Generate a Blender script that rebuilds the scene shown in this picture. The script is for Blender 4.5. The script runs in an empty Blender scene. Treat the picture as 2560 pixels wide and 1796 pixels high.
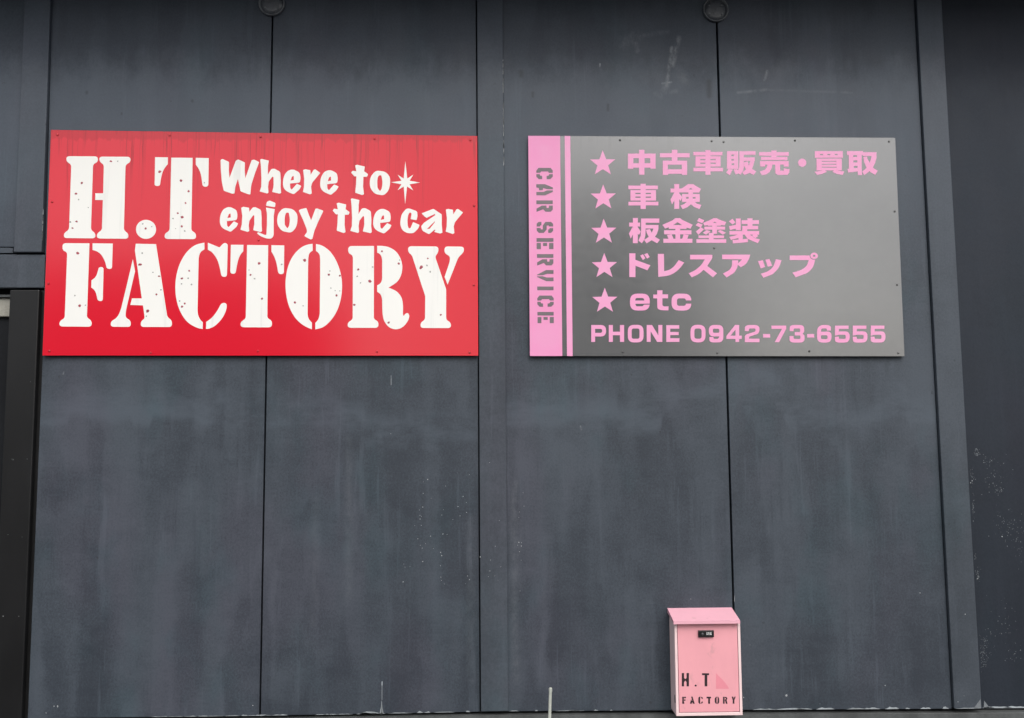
import bpy, bmesh, math, random
from mathutils import Vector, Matrix
from mathutils.geometry import delaunay_2d_cdt
random.seed(7)
SC = bpy.context.scene
COL = SC.collection

# ------------------------------------------------------------------ camera
PW, PH, F = 2560.0, 1796.0, 2217.0
DIST, EYE = 3.735, 1.60                      # camera distance to the wall, eye height
YAW, PITCH, ROLL = math.radians(1.6495), math.radians(5.375), math.radians(-0.3028)
fwd = Vector((math.sin(YAW)*math.cos(PITCH), math.cos(YAW)*math.cos(PITCH), math.sin(PITCH)))
rgt = Vector((math.cos(YAW), -math.sin(YAW), 0)); upv = rgt.cross(fwd)
r2 = rgt*math.cos(ROLL) + upv*math.sin(ROLL)
u2 = -rgt*math.sin(ROLL) + upv*math.cos(ROLL)
CAM = Vector((0, -DIST, EYE))
cd = bpy.data.cameras.new('camera'); cam = bpy.data.objects.new('camera', cd); COL.objects.link(cam)
M = Matrix.Identity(4)
for i in range(3):
    M[i][0], M[i][1], M[i][2], M[i][3] = r2[i], u2[i], -fwd[i], CAM[i]
cam.matrix_world = M
cd.sensor_width = 36; cd.lens = 36*F/PW; cd.clip_end = 2000
SC.camera = cam

# ------------------------------------------------------------------ world, sun, exposure
SUN_EL, SUN_AZ = math.radians(48), math.radians(166)   # azimuth: clockwise from +y, so front right of the wall
w = bpy.data.worlds.new('World'); SC.world = w; w.use_nodes = True
nt = w.node_tree; nt.nodes.clear()
sky = nt.nodes.new('ShaderNodeTexSky'); sky.sky_type = 'NISHITA'; sky.sun_disc = False
sky.sun_elevation = SUN_EL; sky.sun_rotation = SUN_AZ; sky.dust_density = 4; sky.air_density = 1.2
hs = nt.nodes.new('ShaderNodeHueSaturation'); hs.inputs['Saturation'].default_value = 0.30
bg = nt.nodes.new('ShaderNodeBackground'); bg.inputs['Strength'].default_value = 0.15
wo = nt.nodes.new('ShaderNodeOutputWorld')
# soft cloud cover over the whole sky
tc = nt.nodes.new('ShaderNodeTexCoord'); cn = nt.nodes.new('ShaderNodeTexNoise'); cn.inputs['Scale'].default_value = 5.5; cn.inputs['Detail'].default_value = 5; cn.inputs['Distortion'].default_value = .4
cr_ = nt.nodes.new('ShaderNodeMapRange'); cr_.interpolation_type = 'SMOOTHSTEP'
for k_, v_ in (('From Min', .36), ('From Max', .64), ('To Min', .74), ('To Max', 1.26)): cr_.inputs[k_].default_value = v_
cm = nt.nodes.new('ShaderNodeVectorMath'); cm.operation = 'SCALE'
nt.links.new(tc.outputs['Generated'], cn.inputs['Vector']); nt.links.new(cn.outputs['Fac'], cr_.inputs['Value'])
nt.links.new(sky.outputs[0], hs.inputs['Color']); nt.links.new(hs.outputs[0], cm.inputs[0]); nt.links.new(cr_.outputs[0], cm.inputs['Scale']); nt.links.new(cm.outputs[0], bg.inputs[0]); nt.links.new(bg.outputs[0], wo.inputs[0])
sd = bpy.data.lights.new('sun', 'SUN'); sd.energy = 0.5; sd.angle = math.radians(38); sd.color = (1, .97, .93)
sun = bpy.data.objects.new('sun', sd); COL.objects.link(sun)
sdir = Vector((math.sin(SUN_AZ)*math.cos(SUN_EL), math.cos(SUN_AZ)*math.cos(SUN_EL), math.sin(SUN_EL)))
sun.rotation_euler = sdir.to_track_quat('Z', 'Y').to_euler(); sun.location = sdir*30
vs = SC.view_settings; vs.view_transform = 'Standard'; vs.look = 'None'; vs.gamma = 1; vs.use_curve_mapping = False
vs.exposure = 0.54
SC.cycles.max_bounces = 5; SC.cycles.diffuse_bounces = 3; SC.cycles.glossy_bounces = 3

# ------------------------------------------------------------------ helpers
def U(px, py, d=0.0):
    """photograph pixel -> point on the vertical plane d metres in front of the wall face"""
    v = fwd*F + r2*(px-PW/2) + u2*(PH/2-py)
    t = (DIST-d)/v.y
    return CAM + v*t
def Z(x0, y0, s):
    return lambda p: (x0+p[0]*s, y0+p[1]*s)
SA = 600/2296; SE = 500/2296
RA, RB, RC, RD = Z(100,300,SA), Z(600,300,SA), Z(100,580,SA), Z(600,580,SA)
RE, RF, RG, RH = Z(1300,320,SE), Z(1780,320,SE), Z(1300,600,SE), Z(1780,600,SE)
K1, K2, K3 = Z(1560,370,220/2296), Z(1720,370,260/2296), Z(2020,370,200/2296)
K4, K5, K6 = Z(1560,455,220/2296), Z(1560,535,180/2296), Z(1730,535,180/2296)
RM = Z(1600,1480,340/1733)
PX = Z(0,0,1)

def fillet(pts):
    n = len(pts); out = []
    for i in range(n):
        p = pts[i]; r = p[2] if len(p) > 2 else 0
        P = Vector(p[:2])
        if r <= 0: out.append((P.x, P.y)); continue
        A = Vector(pts[i-1][:2]); B = Vector(pts[(i+1) % n][:2])
        ta = min(r, (A-P).length*.495); tb = min(r, (B-P).length*.495)
        a = P+(A-P).normalized()*ta; b = P+(B-P).normalized()*tb
        for k in range(6):
            t = k/5; q = a*(1-t)**2 + P*2*t*(1-t) + b*t*t
            out.append((q.x, q.y))
    return out
def circ(cx, cy, rx, ry=None, n=32):
    ry = ry or rx
    return [(cx+rx*math.cos(2*math.pi*i/n), cy+ry*math.sin(2*math.pi*i/n)) for i in range(n)]
def rc(x0, y0, x1, y1, r=0):
    return [(x0,y0,r),(x1,y0,r),(x1,y1,r),(x0,y1,r)]
def sh(poly, dx, dy):
    return [(p[0]+dx, p[1]+dy)+tuple(p[2:]) for p in poly]

def thing(name, label, cat, loc, group=None):
    o = bpy.data.objects.new(name, None); COL.objects.link(o)
    o.empty_display_size = .1; o.location = loc; o['label'] = label; o['category'] = cat
    if group: o['group'] = group
    return o
def mk(name, verts, faces, mat, parent=None, root=None, smooth=False):
    """verts in world space; a child is stored relative to its thing's origin"""
    off = Vector((0,0,0))
    r = root or parent
    if r is not None:
        off = Vector(r.location)
        if r.parent: off = Vector(r.parent.location)
    me = bpy.data.meshes.new(name)
    me.from_pydata([tuple(Vector(v)-off) for v in verts], [], faces); me.update()
    me.materials.append(mat)
    if smooth:
        for p in me.polygons: p.use_smooth = True
    o = bpy.data.objects.new(name, me); COL.objects.link(o)
    if parent is not None: o.parent = parent
    return o
def bm_obj(name, bm, mat, parent=None, smooth=False):
    off = Vector((0,0,0))
    if parent is not None:
        off = Vector(parent.location)
        if parent.parent: off = Vector(parent.parent.location)
    bmesh.ops.recalc_face_normals(bm, faces=bm.faces)
    bmesh.ops.translate(bm, verts=bm.verts, vec=-off)
    me = bpy.data.meshes.new(name); bm.to_mesh(me); bm.free(); me.materials.append(mat)
    if smooth:
        for p in me.polygons: p.use_smooth = True
    o = bpy.data.objects.new(name, me); COL.objects.link(o)
    if parent is not None: o.parent = parent
    return o
def box_bm(bm, x0, x1, y0, y1, z0, z1, bevel=0):
    r = bmesh.ops.create_cube(bm, size=1)
    for v in r['verts']:
        v.co = Vector((x0+(v.co.x+.5)*(x1-x0), y0+(v.co.y+.5)*(y1-y0), z0+(v.co.z+.5)*(z1-z0)))
    if bevel:
        es = list({e for v in r['verts'] for e in v.link_edges})
        bmesh.ops.bevel(bm, geom=es, offset=bevel, segments=2, profile=.5, affect='EDGES')
def box(name, x0, x1, y0, y1, z0, z1, mat, parent=None, bevel=0):
    bm = bmesh.new(); box_bm(bm, x0, x1, y0, y1, z0, z1, bevel)
    return bm_obj(name, bm, mat, parent)
def prism(name, poly, d0, d1, mat, parent=None, bevel=0):
    """quad given in photograph pixels on plane d1 (front), extruded straight back to d0"""
    front = [U(p[0], p[1], d1) for p in poly]
    bm = bmesh.new()
    a = [bm.verts.new(p) for p in front]; b = [bm.verts.new((p.x, -d0, p.z)) for p in front]
    n = len(a)
    bm.faces.new(a); bm.faces.new(b[::-1])
    for i in range(n): bm.faces.new((a[i], b[i], b[(i+1) % n], a[(i+1) % n]))
    if bevel: bmesh.ops.bevel(bm, geom=list(bm.edges), offset=bevel, segments=2, profile=.5, affect='EDGES')
    return bm_obj(name, bm, mat, parent)
def glyph(name, ops, d0, d1, mat, parent, root=None):
    """ops: list of (region map, sign, polygon); later entries override earlier ones. Flat cut vinyl with real thickness."""
    V2, Fc, sg = [], [], []
    for reg, s, poly in ops:
        pp = [reg(q) for q in fillet(poly)]
        idx = []
        for q in pp:
            w3 = U(q[0], q[1], d1)
            idx.append(len(V2)); V2.append(Vector((w3.x, w3.z)))
        area = sum(V2[idx[i-1]].cross(V2[idx[i]]) for i in range(len(idx)))
        if area < 0: idx = idx[::-1]
        Fc.append(idx); sg.append(s)
    vo, eo, fo, ov, oe, of = delaunay_2d_cdt(V2, [], Fc, 0, 1e-6, True)
    tris = []
    for f, o in zip(fo, of):
        st = False
        for k in sorted(o): st = sg[k] > 0
        if st: tris.append(list(f))
    used = {}; vs3 = []; fs = []
    def vid(i, d):
        k = (i, d)
        if k not in used:
            used[k] = len(vs3); vs3.append((vo[i].x, -(d1 if d else d0), vo[i].y))
        return used[k]
    ed = {}
    for t in tris:
        fs.append([vid(i, 1) for i in t])
        for a, b in ((t[0],t[1]),(t[1],t[2]),(t[2],t[0])): ed[(a,b)] = 1
    for a, b in list(ed):
        if (b, a) not in ed: fs.append([vid(b,1), vid(a,1), vid(a,0), vid(b,0)])
    return mk(name, vs3, fs, mat, parent, root)
def blob(verts, faces, px, py, rad, d, squash=1.0, n=7):
    """irregular fleck of dried paint, a low dome"""
    c = U(px, py, d); r = rad*.00168; k = len(verts)
    verts.append((c.x, c.y-.0006, c.z))
    ph = random.random()*6
    for i in range(n):
        a = -2*math.pi*i/n+ph; q = r*random.uniform(.65, 1.2)
        verts.append((c.x+q*math.cos(a), c.y+.0004, c.z+q*squash*math.sin(a)))
    for i in range(n): faces.append((k, k+1+(i+1) % n, k+1+i))

# ------------------------------------------------------------------ materials
class G:
    def __init__(s, name, rough=.6, spec=.5):
        s.m = bpy.data.materials.new(name); s.m.use_nodes = True; s.t = s.m.node_tree
        s.b = s.t.nodes['Principled BSDF']; s.b.inputs['Roughness'].default_value = rough
        s.b.inputs['Specular IOR Level'].default_value = spec
        s.geo = s.t.nodes.new('ShaderNodeNewGeometry'); s.P = s.geo.outputs['Position']
    def put(s, sock, v):
        if isinstance(v, bpy.types.NodeSocket): s.t.links.new(v, sock)
        elif isinstance(v, (tuple, list)) and len(v) == 3 and sock.type == 'RGBA': sock.default_value = (*v, 1)
        else: sock.default_value = v
    def math(s, op, a, b=0.0, c=None, clamp=False):
        n = s.t.nodes.new('ShaderNodeMath'); n.operation = op; n.use_clamp = clamp
        s.put(n.inputs[0], a); s.put(n.inputs[1], b)
        if c is not None: s.put(n.inputs[2], c)
        return n.outputs[0]
    def vec(s, op, a, b=(0,0,0)):
        n = s.t.nodes.new('ShaderNodeVectorMath'); n.operation = op
        s.put(n.inputs[0], a); s.put(n.inputs[1], b)
        return n.outputs['Value'] if op in ('DOT_PRODUCT','LENGTH','DISTANCE') else n.outputs['Vector']
    def xyz(s):
        n = s.t.nodes.new('ShaderNodeSeparateXYZ'); s.put(n.inputs[0], s.P); return n.outputs
    def noise(s, scale, sv=(1,1,1), detail=4, rough=.6, off=(0,0,0), dist=0):
        p = s.vec('ADD', s.vec('MULTIPLY', s.P, sv), off)
        n = s.t.nodes.new('ShaderNodeTexNoise'); s.put(n.inputs['Vector'], p)
        n.inputs['Scale'].default_value = scale; n.inputs['Detail'].default_value = detail
        n.inputs['Roughness'].default_value = rough; n.inputs['Distortion'].default_value = dist
        return n.outputs['Fac']
    def ss(s, v, a, b):
        n = s.t.nodes.new('ShaderNodeMapRange'); n.interpolation_type = 'SMOOTHSTEP'
        s.put(n.inputs['Value'], v); s.put(n.inputs['From Min'], a); s.put(n.inputs['From Max'], b)
        return n.outputs['Result']
    def mix(s, f, a, b, mode='MIX'):
        n = s.t.nodes.new('ShaderNodeMix'); n.data_type = 'RGBA'; n.blend_type = mode
        s.put(n.inputs[0], f); s.put(n.inputs[6], a); s.put(n.inputs[7], b); return n.outputs[2]
    def col(s, v): s.put(s.b.inputs['Base Color'], v); return s
    def bump(s, h, strength=.2, dist=.002):
        n = s.t.nodes.new('ShaderNodeBump'); n.inputs['Strength'].default_value = strength; n.inputs['Distance'].default_value = dist
        s.put(n.inputs['Height'], h); s.t.links.new(n.outputs[0], s.b.inputs['Normal']); return s
    def seg(s, p0, p1, w):
        """1 near a scuff line between two photo-measured wall points, fading over w metres"""
        a, b = U(*p0), U(*p1); ab = b-a
        pa = s.vec('SUBTRACT', s.P, tuple(a))
        h = s.math('MULTIPLY', s.vec('DOT_PRODUCT', pa, tuple(ab)), 1/ab.length_squared, clamp=True)
        n = s.t.nodes.new('ShaderNodeVectorMath'); n.operation = 'SCALE'; n.inputs[0].default_value = tuple(ab); s.t.links.new(h, n.inputs['Scale'])
        dd = s.vec('DISTANCE', pa, n.outputs['Vector'])
        return s.math('SUBTRACT', 1.0, s.ss(dd, 0.0, w))

def wall_mat(name, dark, light, scuffs=False, gloss=.55, blot=1.0):
    g = G(name, gloss, .4 if scuffs else .3)
    x, y, z = g.xyz()
    big = g.noise(1.1, (1,1,.8), 5, .6, (3.1,0,1.7))
    streak = g.noise(5.5, (1,1,.13), 4, .55, (7,0,2))
    patch = g.noise(6, (1,1,1.2), 6, .65, (1,5,9), .4)
    fine = g.noise(125, (1,1,.8), 4, .9)
    brush = g.noise(26, (.45,1,1.3), 5, .7, (2,2,2))
    # overlapping roller lanes left by the painter
    def lanes(sx, sz, off, wob):
        wb = g.t.nodes.new('ShaderNodeTexNoise'); g.put(wb.inputs['Vector'], g.P); wb.inputs['Scale'].default_value = 9; wb.inputs['Detail'].default_value = 5
        p = g.vec('ADD', g.P, g.vec('MULTIPLY', g.vec('SUBTRACT', wb.outputs['Color'], (.5,.5,.5)), (wob,0,wob*1.6)))
        p = g.vec('ADD', g.vec('MULTIPLY', p, (sx,0,sz)), off)
        vn = g.t.nodes.new('ShaderNodeTexVoronoi'); vn.distance = 'CHEBYCHEV'; vn.feature = 'SMOOTH_F1'; vn.inputs['Smoothness'].default_value = .22
        vn.inputs['Scale'].default_value = 1; g.put(vn.inputs['Vector'], p)
        sp = g.t.nodes.new('ShaderNodeSeparateColor'); g.t.links.new(vn.outputs['Color'], sp.inputs[0]); return sp.outputs[0]
    la = g.math('ADD', g.math('MULTIPLY', lanes(5.5,1.3,(.3,0,.2),.05), .6), g.math('MULTIPLY', lanes(9.0,2.6,(4.3,0,7.2),.07), .4))
    f = g.math('ADD', g.math('MULTIPLY', big, .22), g.math('MULTIPLY', streak, .22))
    f = g.math('ADD', f, g.math('MULTIPLY', patch, .24))
    f = g.math('ADD', f, g.math('MULTIPLY', brush, .12))
    f = g.math('ADD', f, g.math('MULTIPLY', la, .22*blot))
    f = g.math('ADD', f, g.math('MULTIPLY', fine, .60))
    mid = .5*(1.40+.22*blot)
    c = g.mix(g.ss(f, mid-.19, mid+.19), dark, light)
    # narrow rain runs, some pale some dark, broken up along their length
    run = g.noise(24, (1,1,.05), 4, .7, (3,0,5)); brk = g.ss(g.noise(3.3, (1,1,.6), 3, .6, (8,0,3)), .42, .62)
    c = g.mix(g.math('MULTIPLY', g.math('MULTIPLY', g.ss(run, .55, .62), brk), .36*blot), c, (light[0]*1.25, light[1]*1.25, light[2]*1.25))
    c = g.mix(g.math('MULTIPLY', g.math('MULTIPLY', g.math('SUBTRACT', 1.0, g.ss(run, .36, .45)), brk), .35*blot), c, dark)
    if scuffs:
        # paler over-rolled band crossing the boards a little below the signs
        zl = g.math('ADD', z, g.math('MULTIPLY', g.math('SUBTRACT', g.noise(1.5, (1,1,.1), 3, .6, (6,0,0)), .5), .30))
        zl = g.math('ADD', zl, g.math('MULTIPLY', g.math('SUBTRACT', lanes(7.5,.9,(2.2,0,5.1),.02), .5), .13))
        up, lo = U(1280, 985).z, U(1280, 1068).z
        band = g.math('MULTIPLY', g.ss(zl, lo-.02, lo+.03), g.math('SUBTRACT', 1.0, g.ss(zl, up-.06, up+.05)))
        band = g.math('MULTIPLY', band, g.ss(g.noise(4, (.6,1,1.5), 5, .7, (2,7,2)), .38, .62))
        c = g.mix(g.math('MULTIPLY', band, .60), c, (light[0]*1.22, light[1]*1.25, light[2]*1.25))
    # purple-brown cast in some streaks of the old paint
    hue = g.ss(g.noise(2.2, (1,1,.35), 3, .5, (11,0,4)), .48, .66)
    c = g.mix(g.math('MULTIPLY', hue, .45*blot), c, g.mix(1.0, c, (1.16,.93,1.0), 'MULTIPLY'))
    hu2 = g.ss(g.noise(3.1, (1,1,.5), 4, .6, (1,0,14)), .50, .66)
    c = g.mix(g.math('MULTIPLY', hu2, .8*blot), c, g.mix(1.0, c, (.88,1.04,1.02), 'MULTIPLY'))
    # ragged rain-washed border; bluish eave shade and extra light on chalky part painted in
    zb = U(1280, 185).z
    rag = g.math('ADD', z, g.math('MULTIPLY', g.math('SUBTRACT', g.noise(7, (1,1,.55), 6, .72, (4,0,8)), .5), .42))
    shelt_shade = g.ss(rag, zb-.10, zb+.12)
    c = g.mix(g.math('MULTIPLY', shelt_shade, .40), c, (dark[0]*.74, dark[1]*.84, dark[2]*1.15))
    chalk_light = g.math('MULTIPLY', g.math('SUBTRACT', 1.0, shelt_shade), g.ss(z, zb-1.1, zb-.25))
    c = g.mix(g.math('MULTIPLY', chalk_light, .55*blot), c, (light[0]*1.42, light[1]*1.40, light[2]*1.44))
    # small dark mildew dots
    md = g.math('MULTIPLY', g.ss(g.noise(38, (1,1,1), 2, .5, (9,9,1)), .70, .76), g.ss(g.noise(4, (1,1,1), 2, .5, (5,1,1)), .5, .62))
    c = g.mix(g.math('MULTIPLY', md, .5), c, (.02,.022,.025))
    if scuffs:
        sc = None
        for p0, p1, wd, k in (((1697,95),(1680,165),.012,.9),((1680,120),(1666,215),.009,1.0),((1668,215),(1652,238),.016,.5),
                (((1656,209)),(1678,206),.005,1.1),((1560,108),(1590,92),.03,.35),((1590,92),(1668,80),.012,.3),((1590,108),(1593,128),.012,.5),
                ((1700,185),(1712,205),.03,.3),((1918,178),(1912,200),.006,1.2),((1845,232),(1915,225),.007,.7),((1915,225),(2130,232),.006,.3),
                ((1640,235),(1690,228),.012,.35),((978,940),(978,962),.003,1.4),((1452,1066),(1454,1074),.004,1.6),((1500,160),(1500,167),.003,2.0),((160,930),(158,936),.003,1.2),
                ((872,1100),(872,1500),.02,.16),((790,1250),(785,1560),.02,.13),((1175,1300),(1178,1700),.02,.2),((1287,1210),(1290,1700),.022,.26),((1230,1240),(1250,1690),.008,.2)):
            q = g.math('MULTIPLY', g.seg(p0, p1, wd*1.5), k)
            sc = q if sc is None else g.math('MAXIMUM', sc, q)
        rg = g.ss(g.noise(34, (1,1,.6), 6, .78, (6,6,6)), .34, .66)
        c = g.mix(g.math('MULTIPLY', g.math('MULTIPLY', sc, rg), .50, clamp=True), c, (.26,.28,.30))
        dk = None
        for p0, p1, wd in (((1520,262),(1520,276),.010),((1332,232),(1332,242),.010),((1773,205),(1773,240),.02),((1303,180),(1303,190),.016),((217,231),(217,233),.012),((481,252),(481,254),.010),((304,283),(304,286),.007)):
            q = g.seg(p0, p1, wd); dk = q if dk is None else g.math('MAXIMUM', dk, q)
        c = g.mix(g.math('MULTIPLY', dk, .5), c, (.02,.022,.026))
    g.col(c)
    g.put(g.b.inputs['Roughness'], g.math('ADD', gloss-.1, g.math('MULTIPLY', patch, .25)))
    h = g.math('ADD', g.math('MULTIPLY', brush, .35), g.math('MULTIPLY', fine, .35))
    g.bump(g.math('ADD', h, g.math('MULTIPLY', patch, .6)), .22, .003)
    return g.m
DK, LT = (.024,.031,.042), (.061,.0745,.093)
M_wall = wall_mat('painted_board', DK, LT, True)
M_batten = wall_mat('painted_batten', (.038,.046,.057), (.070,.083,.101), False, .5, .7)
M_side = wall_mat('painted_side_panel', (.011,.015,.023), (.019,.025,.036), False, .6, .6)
def metal_paint(name, c, rough, spec=.5):
    g = G(name, rough, spec)
    n = g.noise(9, (1,1,.4), 5, .6); f = g.noise(120, (1,1,1), 3, .7)
    k = g.math('ADD', g.math('MULTIPLY', n, .7), g.math('MULTIPLY', f, .3))
    g.col(g.mix(g.ss(k, .35, .65), tuple(v*.72 for v in c), tuple(v*1.2 for v in c)))
    g.bump(g.math('ADD', g.math('MULTIPLY', f, .4), n), .12, .001)
    return g.m
M_post = metal_paint('dark_brown_steel', (.006,.006,.0065), .42, .4)
M_sill = metal_paint('grey_sheet_metal', (.085,.09,.09), .4)
M_track = metal_paint('beige_grey_track', (.30,.29,.25), .5)
M_gap = metal_paint('dark_gap_backing', (.008,.009,.011), .8, .2)
M_vent = metal_paint('weathered_vent_cover', (.060,.066,.078), .34)
M_rim = metal_paint('vent_rim_highlight', (.12,.13,.145), .3)  # lighter tone puts the catch light on rims and screw heads into colour
M_fleck = metal_paint('pale_paint_fleck', (.37,.39,.40), .7)
M_chip = metal_paint('chipped_white_undercoat', (.30,.33,.35), .7)
M_chipd = metal_paint('dull_chip', (.16,.175,.19), .7)
M_stake = metal_paint('pale_grey_green_stake', (.46,.48,.43), .6)
M_conc = metal_paint('grey_concrete', (.24,.235,.225), .85, .3)
M_asph = metal_paint('asphalt', (.055,.055,.055), .9, .3)
M_eave = metal_paint('dark_soffit', (.03,.033,.04), .7, .3)

def red_board():
    g = G('red_sign_face', .17, .54)
    x, y, z = g.xyz()
    top = U(640, 333, .019).z
    dz = g.math('SUBTRACT', top, z)
    wob = g.math('MULTIPLY', g.math('SUBTRACT', g.noise(9, (.5,1,1), 3, .5, (0,0,3)), .5), .10)
    n = g.t.nodes.new('ShaderNodeTexNoise'); n.noise_dimensions = '2D'
    cmb = g.t.nodes.new('ShaderNodeCombineXYZ'); g.put(cmb.inputs[0], g.math('ADD', x, g.math('MULTIPLY', wob, .12))); g.put(cmb.inputs[1], g.math('MULTIPLY', z, .012))
    g.t.links.new(cmb.outputs[0], n.inputs['Vector']); n.inputs['Scale'].default_value = 26; n.inputs['Detail'].default_value = 3; n.inputs['Roughness'].default_value = .65
    s = n.outputs['Fac']
    # run lines: narrow bands around one level of the noise, dying out at different heights
    line = g.math('SUBTRACT', 1.0, g.ss(g.math('ABSOLUTE', g.math('SUBTRACT', s, .52)), .0, .030))
    ln = g.noise(13, (1,1,.02), 2, .6, (5,0,0))
    fade = g.math('SUBTRACT', 1.0, g.ss(dz, 0.0, g.math('ADD', .03, g.math('MULTIPLY', g.ss(ln, .36, .66), .46))))
    runs = g.math('MULTIPLY', line, fade)
    band = g.math('SUBTRACT', 1.0, g.ss(g.math('SUBTRACT', dz, g.math('MULTIPLY', s, .055)), -.002, .010))
    blot = g.ss(g.noise(5, (1,1,1), 4, .6, (2,0,2)), .35, .7)
    dirt = g.math('MAXIMUM', g.math('MULTIPLY', runs, .9), g.math('MULTIPLY', band, .40))
    c = g.mix(g.math('MULTIPLY', blot, .10), (.66,.011,.029), (.59,.015,.033))
    c = g.mix(dirt, c, (.36,.008,.016))
    g.col(c); g.put(g.b.inputs['Roughness'], g.math('ADD', .15, g.math('MULTIPLY', dirt, .12)))
    g.bump(g.noise(1.6, (1,1,1), 2, .5), .10, .01)
    return g.m
def white_vinyl():
    g = G('white_vinyl', .35, .4)
    s = g.noise(30, (1,1,.03), 3, .6, (1,0,0))
    f = g.math('MULTIPLY', g.ss(s, .55, .68), g.ss(g.noise(3, (1,1,1), 3, .5, (8,0,0)), .35, .6))
    g.col(g.mix(g.math('MULTIPLY', f, .5), (.84,.835,.80), (.66,.665,.64))); return g.m
def pink_vinyl(name, c, d):
    g = G(name, .38, .35)
    n = g.noise(7, (1,1,1), 4, .6)
    g.col(g.mix(g.ss(n, .35, .68), c, d)); return g.m
def grey_board():
    g = G('grey_sign_face', .2, 1.0)
    x, y, z = g.xyz()
    top = U(1780, 344, .019).z; dz = g.math('SUBTRACT', top, z)
    s = g.noise(30, (1,1,.02), 4, .65, (3,0,0)); ln = g.noise(8, (1,1,.02), 2, .6, (9,0,0))
    drip = g.math('MULTIPLY', g.ss(s, .52, .60), g.math('SUBTRACT', 1.0, g.ss(dz, .006, g.math('ADD', .012, g.math('MULTIPLY', g.ss(ln, .4, .75), .10)))))
    c = g.mix(g.ss(g.noise(2.4, (1,1,1), 5, .6, (0,0,6)), .3, .7), (.074,.076,.079), (.092,.093,.095))
    c = g.mix(g.math('MULTIPLY', drip, .45), c, (.06,.06,.058))
    g.b.inputs['IOR'].default_value = 2.12; g.b.inputs['Specular IOR Level'].default_value = .5
    g.col(c); g.put(g.b.inputs['Roughness'], g.math('ADD', .17, g.math('MULTIPLY', g.noise(40, (1,1,1), 3, .6), .10)))
    g.bump(g.noise(1.3, (1,1,1), 2, .5, (4,0,4)), .12, .012)
    return g.m
M_red, M_white, M_grey = red_board(), white_vinyl(), grey_board()
M_pink = pink_vinyl('pink_vinyl', (.82,.33,.555), (.80,.365,.575))
M_band = pink_vinyl('pink_band_vinyl', (.80,.29,.52), (.79,.32,.535))
M_cut = pink_vinyl('grey_lettering', (.15,.13,.14), (.18,.16,.165))
M_redspot = metal_paint('red_spot', (.33,.045,.07), .5)
M_greyspot = metal_paint('grey_spot', (.30,.30,.28), .5)
M_screwr = metal_paint('red_screw_head', (.50,.014,.026), .3)
M_screwd = metal_paint('dark_screw_head', (.02,.02,.02), .4)
M_screwg = metal_paint('grey_screw_head', (.10,.10,.10), .35)
def box_pink(name, c):
    g = G(name, .38, .45)
    n = g.noise(11, (1,1,.6), 5, .65); d = g.ss(g.noise(26, (1,1,.6), 4, .6, (3,3,3)), .60, .74)
    k = g.mix(g.ss(n, .3, .7), tuple(v*.95 for v in c), c)
    g.col(g.mix(g.math('MULTIPLY', d, .38), k, (.50,.28,.28))); return g.m
M_mdoor, M_mbody, M_mlid = box_pink('pink_door_paint', (.82,.37,.415)), box_pink('pale_pink_paint', (.87,.66,.66)), box_pink('pink_lid_paint', (.80,.42,.50))
M_mpatch = box_pink('pink_patch', (.78,.27,.33))
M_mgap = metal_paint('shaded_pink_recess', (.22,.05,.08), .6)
M_black = metal_paint('black_plastic', (.012,.012,.013), .35)
M_ink = metal_paint('black_stencil_ink', (.022,.010,.014), .6)
M_knob = metal_paint('dark_grey_knob', (.06,.06,.065), .35)
M_digit = metal_paint('white_digit', (.75,.75,.75), .5)
gl = G('dark_glass', .08, .3); gl.col((.006,.008,.014)); M_glass = gl.m

# ------------------------------------------------------------------ ground
gr = mk('ground', [(-150,-200,0),(150,-200,0),(150,60,0),(-150,60,0)], [(0,1,2,3)], M_asph); gr['kind'] = 'structure'

# ------------------------------------------------------------------ workshop building
TOPY = -110
bld = thing('workshop_building', 'dark blue-grey painted workshop wall of tall boards and battens carrying both signs', 'building', (0, 0, 0))
def lx(a, b):           # a straight upright traced as two photo points -> x at any photo row
    return lambda y: a[0]+(b[0]-a[0])*(y-a[1])/(b[1]-a[1])
L0 = lx((144,0),(69,1796)); S1 = lx((682,0),(649.5,1796)); B0 = lx((1191,0),(1201,1784)); B1 = lx((1257,0),(1271,1784))
S2 = lx((1790.4,0),(1841.7,1796)); C0 = lx((2290,0),(2384,1773)); C1 = lx((2354,0),(2454,1773))
def yb(x):              # lower edge of the boards
    pts = [(-100,1800),(60,1797),(640,1790),(950,1785),(1250,1779),(1750,1776),(2500,1772),(2800,1771)]
    for (a,b),(c,d) in zip(pts, pts[1:]):
        if x <= c: return b+(d-b)*(x-a)/(c-a)
    return pts[-1][1]
def board(name, fl, fr, d0, d1, mat, dl=0, dr=0, bevel=.0015):
    xl, xr = fl(1785)+dl, fr(1785)+dr
    return prism(name, [(fl(TOPY)+dl, TOPY), (fr(TOPY)+dr, TOPY), (xr, yb(xr)), (xl, yb(xl))], d0, d1, mat, bld, bevel)
prism('wall_panel', [(133,TOPY),(S1(TOPY)-2.2,TOPY),(S1(1790)-2.2,yb(648)),(69,1797),(107,891),(119,450)], -.03, 0, M_wall, bld, .0015)
board('wall_panel', S1, B0, -.03, 0, M_wall, 2.2, -1.6)
board('wall_panel', B1, S2, -.03, 0, M_wall, -6, -2.6)
board('wall_panel', S2, C0, -.03, 0, M_wall, 2.6, -5)
far = lambda y: 2860
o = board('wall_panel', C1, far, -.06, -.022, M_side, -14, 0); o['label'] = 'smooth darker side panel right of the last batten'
board('batten', B0, B1, -.03, .012, M_batten, 1.2, 0, .003)
board('batten', C0, C1, -.05, .016, M_batten, 1.5, 0, .003)
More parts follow.
